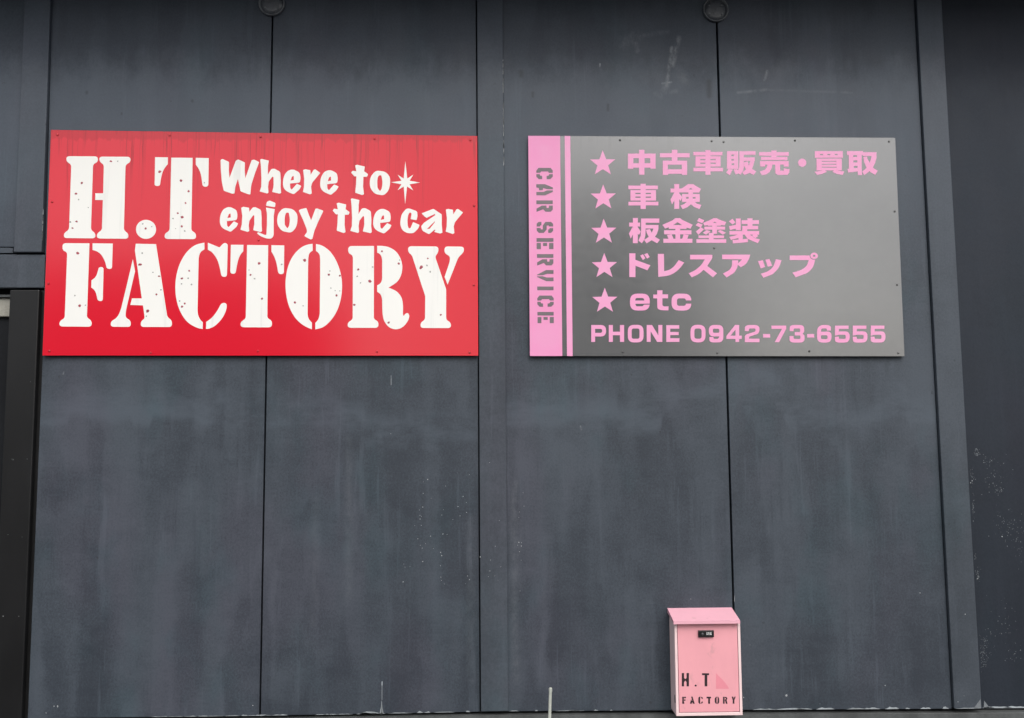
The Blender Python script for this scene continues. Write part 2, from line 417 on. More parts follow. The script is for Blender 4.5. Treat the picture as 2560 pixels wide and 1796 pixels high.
# upper left: board, batten ending in a lip, lintel band
prism('wall_panel', [(-330,TOPY),(80,TOPY),(52,618),(-330,616)], -.03, -.002, M_wall, bld, .002)
prism('batten', [(65,TOPY),(130,TOPY),(103.5,631),(33,631)], -.03, .018, M_batten, bld, .004)
prism('lintel', [(-330,634),(113,637),(110,720),(-330,720)], -.03, .006, M_batten, bld, .003)
prism('trim_strip', [(-330,617),(32,620),(32,633),(-330,632)], -.03, .002, M_batten, bld, .001)
prism('trim_strip', [(106,TOPY+500),(140,TOPY+500),(116,632),(105,632)], -.03, -.012, M_batten, bld)
# doorway: post, jamb strip, track, dark glass behind
dp = prism('door_post', [(24.5,725),(98.5,725),(52,1830),(-24,1830)], -.03, .022, M_post, bld, .005); dp['label'] = 'dark brown steel door post left of the red sign'
prism('jamb_strip', [(99,727),(114,727),(70,1830),(50,1830)], -.03, -.004, M_post, bld)
prism('door_track', [(-330,746),(40,746),(40,792),(-330,792)], -.10, -.045, M_track, bld, .004)
prism('track_lip', [(-330,737),(40,737),(40,743),(-330,743)], -.10, -.03, M_sill, bld, .001)
prism('door_pane', [(-330,780),(60,780),(30,1840),(-330,1840)], -.13, -.11, M_glass, bld)
pl = U(0,1800,0).z
box('backing', U(-330,900).x-.3, U(2860,900).x+.3, .062, .09, pl-.35, U(1280,TOPY).z+.1, M_gap, bld)
# sill flashing under the boards, concrete foot
def sill(poly, d0, d1, mat, name, bev): return prism(name, poly, d0, d1, mat, bld, bev)
sl = sill([(-330,1808),(640,1799),(1000,1792.5),(1260,1788.5),(1900,1785.5),(2860,1781),(2860,1835),(-330,1860)], -.05, .012, M_sill, 'sill_flashing', .002)
box('foundation', U(-330,900).x-.3, U(2860,900).x+.3, -.004, .3, -.02, U(1280,1838,.0).z, M_conc, bld)
# eave
zt = U(1280, TOPY).z
EV0, EVD = zt+.0, .50
box('eave', U(-330,900).x-.3, U(2860,900).x+.3, -EVD, .3, EV0, EV0+.05, M_eave, bld)
box('fascia', U(-330,900).x-.3, U(2860,900).x+.3, -EVD-.03, -EVD, EV0-.06, EV0+.16, M_eave, bld)
# chipped undercoat along the lower edge, dried flecks on the boards
v, f = [], []
def chip(px, py, wx, hy, d, vv=None, ff=None):
    c = U(px, py, d); s = .00168; k = len(v); n = 6
    ups = [random.uniform(.35,1) for _ in range(n+1)]
    for i in range(n+1):
        t = i/n; v.append((c.x+(t-.5)*wx*s, -d-.0009, c.z))
    for i in range(n+1):
        t = i/n; e = min(1, 4*t*(1-t)+.15); v.append((c.x+(t-.5)*wx*s, -d-.0009, c.z+hy*s*ups[i]*e))
    for i in range(n): f.append((k+i, k+i+1, k+n+2+i, k+n+1+i))
for a, b in ((380,480),(495,640),(660,720),(790,900),(900,960)):
    x = a
    while x < b: wx = random.uniform(14,40); chip(x+wx/2, yb(x)-.5, wx, random.uniform(1.5,4), 0); x += wx*random.uniform(.8,1.3)
for x, wx, hy in ((925,50,6),(1050,14,5),(1068,14,4),(1170,10,4),(1240,14,3),(1285,22,3),(1341,6,4),(1490,10,4),(1528,6,3),(1912,60,3.5),(1975,80,4),(2010,40,4),(2063,44,5),(2140,46,6),(2180,40,5),(2230,34,6),(2269,12,5),(2314,26,6),(2364,16,6),(1420,60,2),(1440,40,2),(1000,60,2),(1110,50,2)):
    chip(x, yb(x)-.5, wx, hy, 0)
for x, wx, hy in ((2500,60,8),(2540,70,6),(2470,30,5)): chip(x, yb(x)-1.5, wx, hy, -.022)
chip(2420, yb(2420)-.5, 60, 3, .016)
# runs of undercoat: tall drip, corner wedge
def tri(pts, d):
    k = len(v)
    for p in pts: q = U(p[0], p[1], d); v.append((q.x, -d-.0009, q.z))
    f.append(tuple(range(k, k+len(pts))))
tri([(953.2,1783),(956.2,1783),(955,1752)][::-1][::1], 0) ; tri([(949,1785),(959,1785),(956,1766),(954,1750),(953,1766)], 0)
tri([(953.6,1714),(956.3,1714),(956.6,1704),(954,1704)], 0); tri([(954.4,1750),(955.4,1750),(955.6,1714),(954.6,1714)], 0)

ch = mk('paint_chips', v, f, M_chip, bld); ch['kind'] = 'stuff'; ch['label'] = 'pale chipped undercoat along the lower edge of the boards'
v, f = [], []
z7 = 320/1562
for a, b, r in ((338,240,11),(285,270,7),(556,320,8),(283,411,8),(380,473,6),(278,576,11),(236,613,7),(243,680,7),(245,722,10),(262,690,6),(180,803,7),(260,800,7),(845,180,8),(770,446,10),(708,570,9),(813,642,9),(733,683,8),(810,520,7),(510,674,9),(530,608,6),(523,905,11),(575,910,6),(373,932,11),(218,964,10),(248,1042,9),(271,1078,9),(312,1024,8),(407,1082,6),(495,1130,9),(510,1168,9),(277,1241,11),(494,1293,9),(498,1432,8),(505,1472,7),(540,1515,7),(848,1462,10),(826,1418,8),(800,1510,6),(38,1490,10),(62,1310,7),(122,1300,6),(45,1272,6),(700,160,5),(645,728,6),(1503,403,6),(1512,565,7),(1458,636,7),(1450,706,6),(1450,1008,11),(1482,1012,7),(1436,1042,7),(1480,1052,9),(1459,1121,8),(1480,1225,6),(1465,1600,7)):
    blob(v, f, 1000+a*z7, 1150+b*z7, r*z7*.95, .0, random.uniform(.8,1.4))
for px, py, r in ((1966,1739.5,4.6),(135,1766,2),(144,1766,3),(115,1783,1.6),(632,1764,2),(1859,1744,2.4),(2300,1483,1.6),(2213,1714,1.6),(1727,1498,1.2),(977,1085,1.2),(1875,1613,1),(2050,1760,1)):
    blob(v, f, px, py, r, 0, 1.35)
for a, b, r in ((1093,33,9),(1163,1055,9),(1107,1222,9),(1096,1357,9),(1230,1306,8),(1157,1417,7),(1212,740,7),(980,1186,9),(1078,1425,6),(1196,1470,5)):
    blob(v, f, 1000+a*z7, 1150+b*z7, r*z7*.9, .012)
for px, py, r in ((33,1150,1.8),(30,1148,1.2),(68,1148,1.6),(20,1337,1.6),(55,1343,1.2),(8,1541,2.2),(47,1541,1.6),(76,955,1.4)): blob(v, f, px, py, r, .022, .7)
for px, py, r in ((2413,1536,2.2),(2395,1755,2.4),(2410,1740,1.2)): blob(v, f, px, py, r, .016)
fl = mk('paint_flecks', v, f, M_fleck, bld); fl['kind'] = 'stuff'; fl['label'] = 'tiny pale flecks of dried paint spattered on the boards'
# scraped patches on the darker side panel
v, f = [], []
z8 = 320/648
for cx, cy, wx, hy, n in ((412,265,14,26,34),(382,390,14,40,34),(390,545,7,60,30),(402,795,7,20,12),(415,885,14,40,40),(445,1270,24,110,110),(500,400,70,90,46),(560,640,90,90,60),(560,1150,90,120,40),(620,720,26,120,26),(480,300,60,20,16),(520,460,20,20,20),(600,1300,60,60,16)):
    for _ in range(n):
        px = 2240+(cx+random.gauss(0,.5)*wx)*z8; py = 1000+(cy+random.gauss(0,.5)*hy)*z8
        if px < C1(py)+4: continue
        blob(v, f, px, py, random.uniform(.6,1.8), -.022, random.uniform(.6,2.0), 5)
for pts, d in (([(2434,1771),(2453,1771),(2451,1748)],.016),([(2459,1771),(2474,1770),(2460,1752)],-.022)):
    k = len(v)
    for p in pts: q = U(p[0], p[1], d); v.append((q.x, -d-.0009, q.z))
    f.append((k, k+1, k+2))
s1 = mk('scrape_marks', v, f, M_chipd, bld); s1['kind'] = 'stuff'
v, f = [], []
for a, b, r in ((483,308,2),(445,317,1.8),(545,322,1.6),(537,692,3),(470,690,1.6),(385,410,3),(378,420,2.4),(413,905,3.2),(419,895,2),(536,1133,1.4),(602,1285,1.6),(493,382,1.4),(533,455,1.6),(475,330,1.2),(592,354,1.4),(648,665,1.6)):
    blob(v, f, 2240+a*z8, 1000+b*z8, r*.8, -.022, 1.2)
s2 = mk('paint_flecks', v, f, M_fleck, bld); s2['kind'] = 'stuff'
# broken paint film along batten edges
v, f = [], []
def edgechips(fn, dx, y0, y1, n, d, wmax=1.6):
    for _ in range(n):
        y = random.uniform(y0, y1); h = random.uniform(4, 22); x = fn(y)+dx; wd = random.uniform(.5, wmax)
        k = len(v)
        for p in ((x-wd, y+h), (x+wd*.6, y+h*.9), (x+wd, y+h*.3), (x, y)):
            q = U(p[0], p[1], d); v.append((q.x, -d-.0008, q.z))
        f.append((k, k+1, k+2, k+3))
edgechips(B1, -.8, 130, 330, 22, .012, 1.1); edgechips(B1, -.8, 350, 400, 8, .012, 1.3)
edgechips(lx((124,42),(104,620)), 1.5, 230, 330, 8, -.002, 1.0); edgechips(lx((124,42),(104,620)), .8, 520, 600, 12, .018, 1.1)
edgechips(S2, 3.2, 1480, 1520, 1, 0, .7)
ec = mk('edge_chips', v, f, M_fleck, bld); ec['kind'] = 'stuff'

# ------------------------------------------------------------------ round vent covers over the seams
def lathe(name, c, prof, mat, parent, n=40, smooth=True):
    """profile of (radius, proud) pairs, axis along -y"""
    vs_, fs_ = [], []
    for r, h in prof:
        for i in range(n):
            a = 2*math.pi*i/n; vs_.append((c.x+r*math.cos(a), -h, c.z+r*math.sin(a)))
    for j in range(len(prof)-1):
        for i in range(n):
            k = (i+1) % n; fs_.append((j*n+i, j*n+k, (j+1)*n+k, (j+1)*n+i))
    fs_.append(tuple((len(prof)-1)*n+i for i in range(n)))
    bm = bmesh.new(); bv = [bm.verts.new(p) for p in vs_]
    for q in fs_: bm.faces.new([bv[i] for i in q])
    return bm_obj(name, bm, mat, parent, smooth)
for px, py, lab in ((679,8,'round weathered vent cover over the seam above the red sign'),(1790,23.5,'round rimmed vent cover over the seam above the grey sign')):
    c = U(px, py, .012); t = thing('vent_cover', lab, 'vent cover', (c.x, -.001, c.z), 'round vent covers under the eave')
    R = 33*.00166
    lathe('plate', c, [(R*.98,-.001),(R*.98,.005),(R*.5,.0065),(.004,.007)], M_vent, t)
    lathe('rim', c, [(R*1.0,-.001),(R*1.03,.006),(R*1.02,.014),(R*.975,.016),(R*.92,.010),(R*.90,.004)], M_rim, t)
    for a in (35, 150, 215, 325):
        q = Vector((c.x+R*.62*math.cos(math.radians(a)), 0, c.z+R*.62*math.sin(math.radians(a))))
        lathe('screw', q, [(.0048,.004),(.0046,.0085),(.003,.0100),(.001,.0105)], M_rim, t, 12)
    vv, ff = [], []
    for _ in range(26):
        a, rr = random.random()*6.28, R*.85*math.sqrt(random.random()); k = len(vv); q = (c.x+rr*math.cos(a), c.z+rr*math.sin(a)); s = random.uniform(.001,.0035)
        vv.append((q[0], -.0095, q[1]))
        for i in range(6): vv.append((q[0]+s*math.cos(-i*1.047), -.005, q[1]+s*random.uniform(.7,1.6)*math.sin(-i*1.047)))
        for i in range(6): ff.append((k, k+1+(i+1) % 6, k+1+i))
    cr = mk('corrosion', vv, ff, M_vent, t); cr['kind'] = 'stuff'

# ------------------------------------------------------------------ red sign
DS = .0190
c = U(640, 889, DS)
red = thing('red_sign', 'large red signboard with white stencil lettering and dirt runs along its top', 'sign', (c.x, -.02, c.z))
prism('board', [(127,325),(1193.2,340.2),(1195.6,890),(106,889.5)], .0125, DS, M_red, red, .0012)
for px, py in ((300,450),(700,450),(1050,450),(300,800),(700,800),(1050,800)):
    q = U(px, py, .01); box('standoff', q.x-.02, q.x+.02, -.0128, .0005, q.z-.02, q.z+.02, M_gap, red)
def letters(lst, mat, parent, d, th=.0007):
    for ops in lst: glyph('letter', ops, d-.0003, d+th, mat, parent)
P_ = lambda reg, *polys: [(reg, 1, p) for p in polys]
h_ = [(193,380,6),(206,374,4),(275,390,6),(268,440),(266,525),(300,470,14),(330,467,14),(385,497,18),(390,580),(388,640),(394,698,6),(380,707,5),(308,690,5),(318,650),(322,620),(320,545,6),(308,545,6),(275,590,10),(268,640),(272,695,5),(262,706,5),(188,685,5),(203,640),(205,560),(200,440)]
e_ = [(440,500,40),(480,477,20),(515,476,15),(572,505,24),(580,560,20),(572,600,15),(478,610),(480,655,10),(495,668),(545,612,5),(586,632,6),(570,665,14),(515,713,14),(440,683,40),(410,640,35),(412,560,40)]
ei_ = [(482,582),(497,543,5),(514,536,4),(515,575)]
r_ = [(604,480,6),(625,473,5),(672,482,5),(676,525),(705,478,5),(720,473,4),(768,508,5),(690,602,10),(680,640),(686,705,6),(670,713,5),(602,690,5),(612,640),(614,560)]
t_ = [(1102,436,6),(1120,430,5),(1193,447,6),(1187,492),(1226,520,8),(1215,545,6),(1180,545),(1177,640),(1186,712,6),(1168,720,5),(1102,697,5),(1110,620),(1113,540),(1095,542,6),(1063,505,6),(1078,487,6),(1113,493)]
o_ = [(1240,600,40),(1250,540,35),(1300,485,30),(1390,495,30),(1436,545,30),(1436,620,40),(1420,680,30),(1375,724,25),(1285,708,35),(1245,650,30)]
oi_ = [(1330,530,12),(1352,530,12),(1365,600,30),(1355,660,12),(1340,684,10),(1315,650,12),(1312,590,30),(1318,550,12)]
E = lambda dx, dy: [(RB,1,sh(e_,dx,dy)),(RB,-1,sh(ei_,dx,dy))]
BIG = 140
red_letters = [
 P_(RA, [(253,348,34),(553,350,34),(553,402,22),(507,425,24),(487,1055,24),(529,1083,26),(529,1134,32),(228,1131,34),(228,1085,28),(278,1050,24),(299,428,24),(253,400,26)],
        [(568,352,34),(865,354,34),(865,405,26),(818,430,24),(802,1058,24),(845,1088,28),(845,1138,34),(544,1135,34),(544,1088,28),(592,1055,22),(601,768),(528,766),(530,703),(604,703),(611,430,22),(568,400,26)]),
 P_(RA, circ(1014,1048,96,91,40)),
 P_(RA, [(1101,357),(1224,359),(1222,424),(1185,470,40),(1165,520,40),(1152,590,20),(1147,634,24),(1095,632,26),(1097,590)],
        [(1256,362),(1460,364),(1447,1060,24),(1492,1085,28),(1492,1142,34),(1192,1140,36),(1192,1090,30),(1240,1060,24)],
        [(1490,364),(1614,366),(1610,640,26),(1556,640,26),(1540,520,40),(1520,470,40),(1490,428)]),
 P_(RA, [(1727,383,10),(1745,374,8),(1808,403,8),(1806,480),(1812,556),(1873,392,8),(1895,379,8),(1960,408,8),(1958,480),(1964,560),(2025,385,8),(2050,381,8),(2097,405,8),(2060,500,20),(2020,625,30),(2012,715,8),(1985,710,8),(1918,683,6),(1905,620),(1893,565),(1868,640,20),(1860,706,8),(1835,706,8),(1758,678,6),(1740,600,30),(1730,480,30)]),
 P_(RB, h_), E(0,0), P_(RB, r_), E(356,6), P_(RB, t_), [(RB,1,o_),(RB,-1,oi_)],
 E(-604,359),
 P_(RA, [(1925,842,5),(1945,832,5),(2000,842,5),(2003,880),(2035,838,10),(2060,835,10),(2115,862,18),(2120,940),(2120,1000),(2124,1066,6),(2110,1074,5),(2040,1056,5),(2050,1000),(2050,915,6),(2040,912,6),(2003,965,10),(1997,1010),(2002,1064,5),(1985,1072,4),(1918,1052,5),(1930,1000),(1935,920)]),
 P_(RB, [(258,783,10),(283,772,10),(340,795,12),(335,836,10),(248,822,10)], [(248,839,4),(333,854,5),(322,920),(322,1110,24),(300,1138,20),(250,1135,20),(190,1110,20),(162,1085,5),(175,1075,4),(240,1103,10),(252,1100,6),(258,1000),(258,900)]),
 [(RB,1,sh(o_,-886,357)),(RB,-1,sh(oi_,-886,357))],
 P_(RB, [(562,868,5),(580,855,4),(635,843,6),(655,900),(680,962),(722,850,6),(740,848,4),(798,870,6),(750,970),(712,1060),(692,1140,6),(675,1145,4),(614,1112,6),(640,1075,10),(638,1045,10),(600,950)]),
 P_(RB, sh(t_,-177,363)), P_(RB, sh(h_,867,377)), E(863,376),
 P_(RB, [(1535,960,30),(1545,905,30),(1590,850,22),(1620,848,14),(1695,875,18),(1698,920),(1690,960,8),(1632,950,6),(1642,895,12),(1625,884,10),(1610,905,15),(1600,960,25),(1605,1015,12),(1615,1040,8),(1632,1035,6),(1655,978,6),(1718,1005,6),(1705,1040,14),(1660,1085,20),(1600,1085,25),(1550,1055,25),(1532,1000,25)]),
 [(RB,1,[(1737,895,6),(1850,851,10),(1930,905,10),(1930,1000),(1937,1080,6),(1915,1088,5),(1858,1072,4),(1870,1052),(1860,1052),(1810,1095,12),(1745,1062,18),(1732,1018,12),(1760,985,10),(1868,912),(1866,900),(1785,938,5),(1765,925,6)]),(RB,-1,[(1788,1045),(1868,966),(1860,985),(1815,1042)])],
 P_(RB, sh(r_,1365,379)),
 P_(RC, [(215,108,38),(473,110),(448,820,22),(494,850,28),(494,908,34),(186,906,36),(186,855,28),(236,825,22),(260,195,28),(215,178,32)],
        [(503,110),(696,112),(688,356,24),(638,354,24),(625,290,30),(590,220,50),(545,185,40),(503,174)],
        [(563,336,22),(608,338,24),(600,664,26),(552,662,26),(540,600,30),(525,560,25),(490,532),(492,465),(535,432,26),(553,380,30)]),
 P_(RC, [(888,262),(909,378),(820,760,30),(818,820,26),(868,850,26),(868,910,28),(676,908,32),(676,860,26),(740,820,40),(772,750,40),(830,510)],
        [(916,114),(1110,118),(1218,815,22),(1262,848,28),(1263,911,32),(964,910,32),(964,858,26),(1002,828,18),(985,704),(864,700),(880,637),(974,637),(908,178)]),
 P_(RC, [(1573,104),(1573,168),(1535,190,28),(1518,240,30),(1506,780,40),(1530,840,28),(1558,865),(1556,930),(1500,920,60),(1410,870,BIG),(1340,770,BIG),(1300,640,BIG),(1292,520,BIG),(1305,400,BIG),(1345,280,BIG),(1410,180,BIG),(1490,120,80)],
        [(1606,104),(1718,150,8),(1745,118,16),(1770,104,18),(1796,118,16),(1788,432,28),(1735,430,28),(1722,350,40),(1700,270,40),(1650,195,45),(1606,172)],
        [(1590,862),(1650,820,40),(1700,750,40),(1730,690,20),(1760,676,18),(1788,690,20),(1782,750,30),(1750,820,60),(1690,890,60),(1630,925,40),(1588,930)]),
 P_(RC, [(1826,124),(1946,124),(1944,185),(1905,235,40),(1885,310,40),(1870,402,24),(1820,400,24)],
        [(1981,126),(2183,128),(2174,825,22),(2219,850,28),(2219,914,34),(1919,913,36),(1919,862,28),(1968,830,22)])
 + P_(RD, [(301,128),(423,130),(420,405,26),(368,405,26),(350,300,40),(330,240,40),(301,190)]),
 P_(RD, [(694,115),(694,180),(660,205,26),(652,260,26),(646,800,26),(660,840,26),(688,870),(688,934),(600,895,BIG),(520,820,BIG),(460,700,BIG),(434,560,BIG),(436,440,BIG),(460,320,BIG),(510,220,BIG),(580,150,80),(640,122,40)],
        [(727,116),(790,130,60),(870,190,BIG),(935,300,BIG),(970,420,BIG),(979,520,BIG),(968,640,BIG),(930,760,BIG),(870,850,BIG),(800,915,80),(720,934),(720,872),(750,840,26),(763,790,26),(767,250,26),(760,210,24),(727,182)]),
 P_(RD, [(1035,136,36),(1282,136),(1280,835,22),(1324,858,28),(1324,919,34),(1030,918,36),(1030,868,28),(1078,838,22),(1080,225,28),(1035,205,32)],
        [(1312,134),(1370,134,40),(1440,150,60),(1510,200,80),(1555,300,BIG),(1550,400,90),(1510,480,80),(1420,534),(1500,565,60),(1550,630,60),(1560,700,40),(1558,790,8),(1565,805),(1585,780,12),(1605,775,12),(1622,800,18),(1610,850,40),(1560,915,60),(1490,938,50),(1420,915,50),(1375,850,50),(1362,780,40),(1360,640,30),(1345,595,22),(1312,573),(1312,512),(1345,495,22),(1360,460,26),(1360,260,26),(1345,215,22),(1312,198)]),
 P_(RD, [(1608,138,36),(1898,140,36),(1898,195,26),(1866,235,24),(1972,550,8),(1972,840,22),(2018,870,28),(2018,921,32),(1727,920,34),(1727,870,28),(1770,840,22),(1772,615,8),(1645,225,20),(1608,195,28)],
        [(1956,140,34),(2142,142,34),(2142,195,32),(2090,240,36),(1986,505),(1957,432),(2005,290,24),(2010,235,24),(1956,205,28)]),
]
letters(red_letters, M_white, red, DS)
glyph('star', P_(RB, [(1582,395),(1600,562),(1657,525),(1622,583),(1722,600),(1622,617),(1657,675),(1598,638),(1580,805),(1566,638),(1508,673),(1545,616),(1447,598),(1545,583),(1508,525),(1566,562)]), DS-.0003, DS+.0007, M_white, red)
spots = [(RA,((398,603,13),(344,707,13),(369,763,8),(461,840,6),(289,978,9),(349,973,13),(310,1035,11),(678,396,13),(743,396,8),(1147,495,16),(1572,600,8),(1350,581,14),(1422,683,13),(1393,796,11),(1317,893,11),(1362,930,18),(1272,945,9),(1356,1019,12),(1297,1041,6),(1385,1063,9),(982,995,9),(1009,1040,13),(1068,1021,6))),
 (RC,((360,205,17),(333,609,9),(376,706,16),(435,701,8),(978,203,10),(957,313,17),(1080,388,8),(1138,424,12),(1157,556,8),(1113,599,12),(1028,757,18),(1018,808,8),(1427,374,11),(1357,447,13),(1418,443,9),(1353,497,8),(1450,505,9),(1336,661,8),(1385,685,12),(1357,716,13),(2095,303,16),(2000,366,6),(2013,412,12),(2053,448,10),(2124,640,12))),
 (RD,((397,312,10),(617,273,17),(849,408,13),(860,375,7),(955,420,12),(869,538,8),(910,563,7),(955,565,6),(923,609,12),(525,676,12),(604,709,8),(1130,358,12),(1122,427,8),(1153,488,9),(1241,471,18),(1270,337,10),(1091,697,13),(1357,187,12),(1518,305,13),(1527,270,7),(1422,867,13),(1796,254,11),(1789,322,9),(1732,340,18),(1820,383,9),(1920,795,11)))]
for big, mat in ((1, M_redspot), (0, M_greyspot)):
    v, f = [], []
    for reg, ls in spots:
        for x, y, r in ls:
            if (r >= 11) == bool(big):
                q = reg((x, y)); blob(v, f, q[0], q[1], r*SA*.95, DS+.0013, random.uniform(.8,1.1), 9)
    s = mk('paint_specks', v, f, mat, red); s['kind'] = 'stuff'
def screw(q, d, mat, parent, r=.0044):
    c = U(q[0], q[1], d)
    lathe('screw', c, [(r*1.15, d-.0005),(r*1.1, d+.0012),(r*.8, d+.0026),(r*.35, d+.0032)], mat, parent, 14)
for reg, ls in ((RA,((168,143),(1240,148),(2110,165),(117,785))),(RB,((1288,180),(2203,195),(2240,822),(178,1150))),(RC,((83,495),(90,1140),(1060,1157),(2085,1140))),(RD,((1310,1145),(2197,1155),(2238,510)))):
    for q in ls: screw(reg(q), DS, M_screwr, red)

# ------------------------------------------------------------------ grey sign
c = U(1790, 891, DS)
gry = thing('grey_sign', 'grey signboard with pink Japanese service list, pink stars and a telephone number', 'sign', (c.x, -.02, c.z))
prism('board', [RE((93,90)), RF((2105,112)), RH((2212,1339)), RG((112,1336))], .0125, DS, M_grey, gry, .0012)
for px, py in ((1420,450),(1800,450),(2150,450),(1420,800),(1800,800),(2150,800)):
    q = U(px, py, .01); box('standoff', q.x-.02, q.x+.02, -.0128, .0005, q.z-.02, q.z+.02, M_gap, gry)
bands = [[(RE,1,None)]]
def quad(name, pts, mat): 
    return glyph(name, [(PX,1,pts)], DS-.0003, DS+.0007, mat, gry)
quad('pink_band', [RE((95,92)),RE((460,93)),RG((486,1334)),RG((114,1334))], M_band)
quad('pink_band', [RE((513,93)),RE((577,94)),RG((605,1334)),RG((540,1334))], M_pink)
Ce = [[(188,490),(212,460),(352,460),(376,490),(376,516),(332,516),(322,500),(242,500),(232,516),(188,516)],[(188,532),(226,532),(230,548),(254,552),(254,588),(214,588),(188,560)],[(334,532),(376,532),(376,560),(348,588),(306,588),(306,552),(330,548)]]
Re = [rc(188,833,376,875),[(190,928),(250,892),(303,892),(306,920),(330,920),(333,892),(376,892),(376,938),(354,962),(292,962),(266,934),(190,964)]]
cs = [P_(RE,*Ce),
 P_(RE,[(188,647),(287,647),(377,685),(377,704),(312,704),(265,690),(262,716),(218,716),(218,690),(188,684)],[(188,736),(270,736),(310,718),(377,718),(377,735),(290,774),(188,774)]),
 P_(RE,*Re),
 P_(RE,[(192,1100),(214,1080),(246,1080),(246,1118),(232,1122),(230,1132),(192,1132)],[(262,1120),(292,1080),(356,1080),(380,1104),(380,1132),(334,1132),(330,1120),(306,1122),(306,1168),(272,1206),(216,1206),(192,1178),(192,1150),(236,1150),(240,1166),(262,1166)],[(340,1152),(380,1152),(380,1182),(356,1206),(324,1206),(324,1168),(336,1164)]),
 P_(RE,rc(190,1266,384,1308))+P_(RG,rc(192,36,240,106),rc(264,36,311,70),rc(334,36,384,106)),
 P_(RG,*[sh(p,7,-669) for p in Re]),
 P_(RG,[(300,347),(385,347),(385,390),(310,390),(262,406),(196,407),(196,400)],[(196,419),(260,418),(305,432),(385,432),(385,474),(302,474),(196,425)]),
 P_(RG,rc(198,536,385,578)),
 P_(RG,*[sh(p,11,180) for p in Ce]),
 P_(RG,rc(200,828,387,868),rc(202,886,246,956),rc(270,886,318,918),rc(342,886,388,956))]
for ops in cs: glyph('letter', ops, DS+.0004, DS+.0014, M_cut, gry)
star = [(949,258),(988,360),(1094,362),(1012,430),(1043,533),(951,474),(860,533),(889,432),(806,364),(912,361)]
for reg, dx, dy in ((RE,0,0),(RE,6,392),(RE,12,785),(RG,18,-106),(RG,24,292)):
    glyph('star', P_(reg, sh(star,dx,dy)), DS-.0003, DS+.0007, M_pink, gry)
def N_(reg, *polys): return [(reg, -1, p) for p in polys]
kuruma = P_(K2, rc(120,90,760,168), rc(165,188,720,415))+N_(K2, rc(272,248,388,275),rc(495,248,612,275),rc(272,328,388,355),rc(495,328,612,355))+P_(K2, rc(120,440,772,520), rc(385,52,497,596))
K2b = lambda p: (lambda q: (1571+(q[0]-1733.6)*1.015, 460+(q[1]-375.9)*1.02))(K2(p))
five = [(1413,985),(1568,985),(1568,1022),(1458,1022),(1455,1052),(1580,1050,55),(1580,1180,62),(1412,1180,48),(1412,1112),(1455,1112),(1458,1138,12),(1535,1138,16),(1535,1090,16),(1458,1090,8),(1412,1100)]
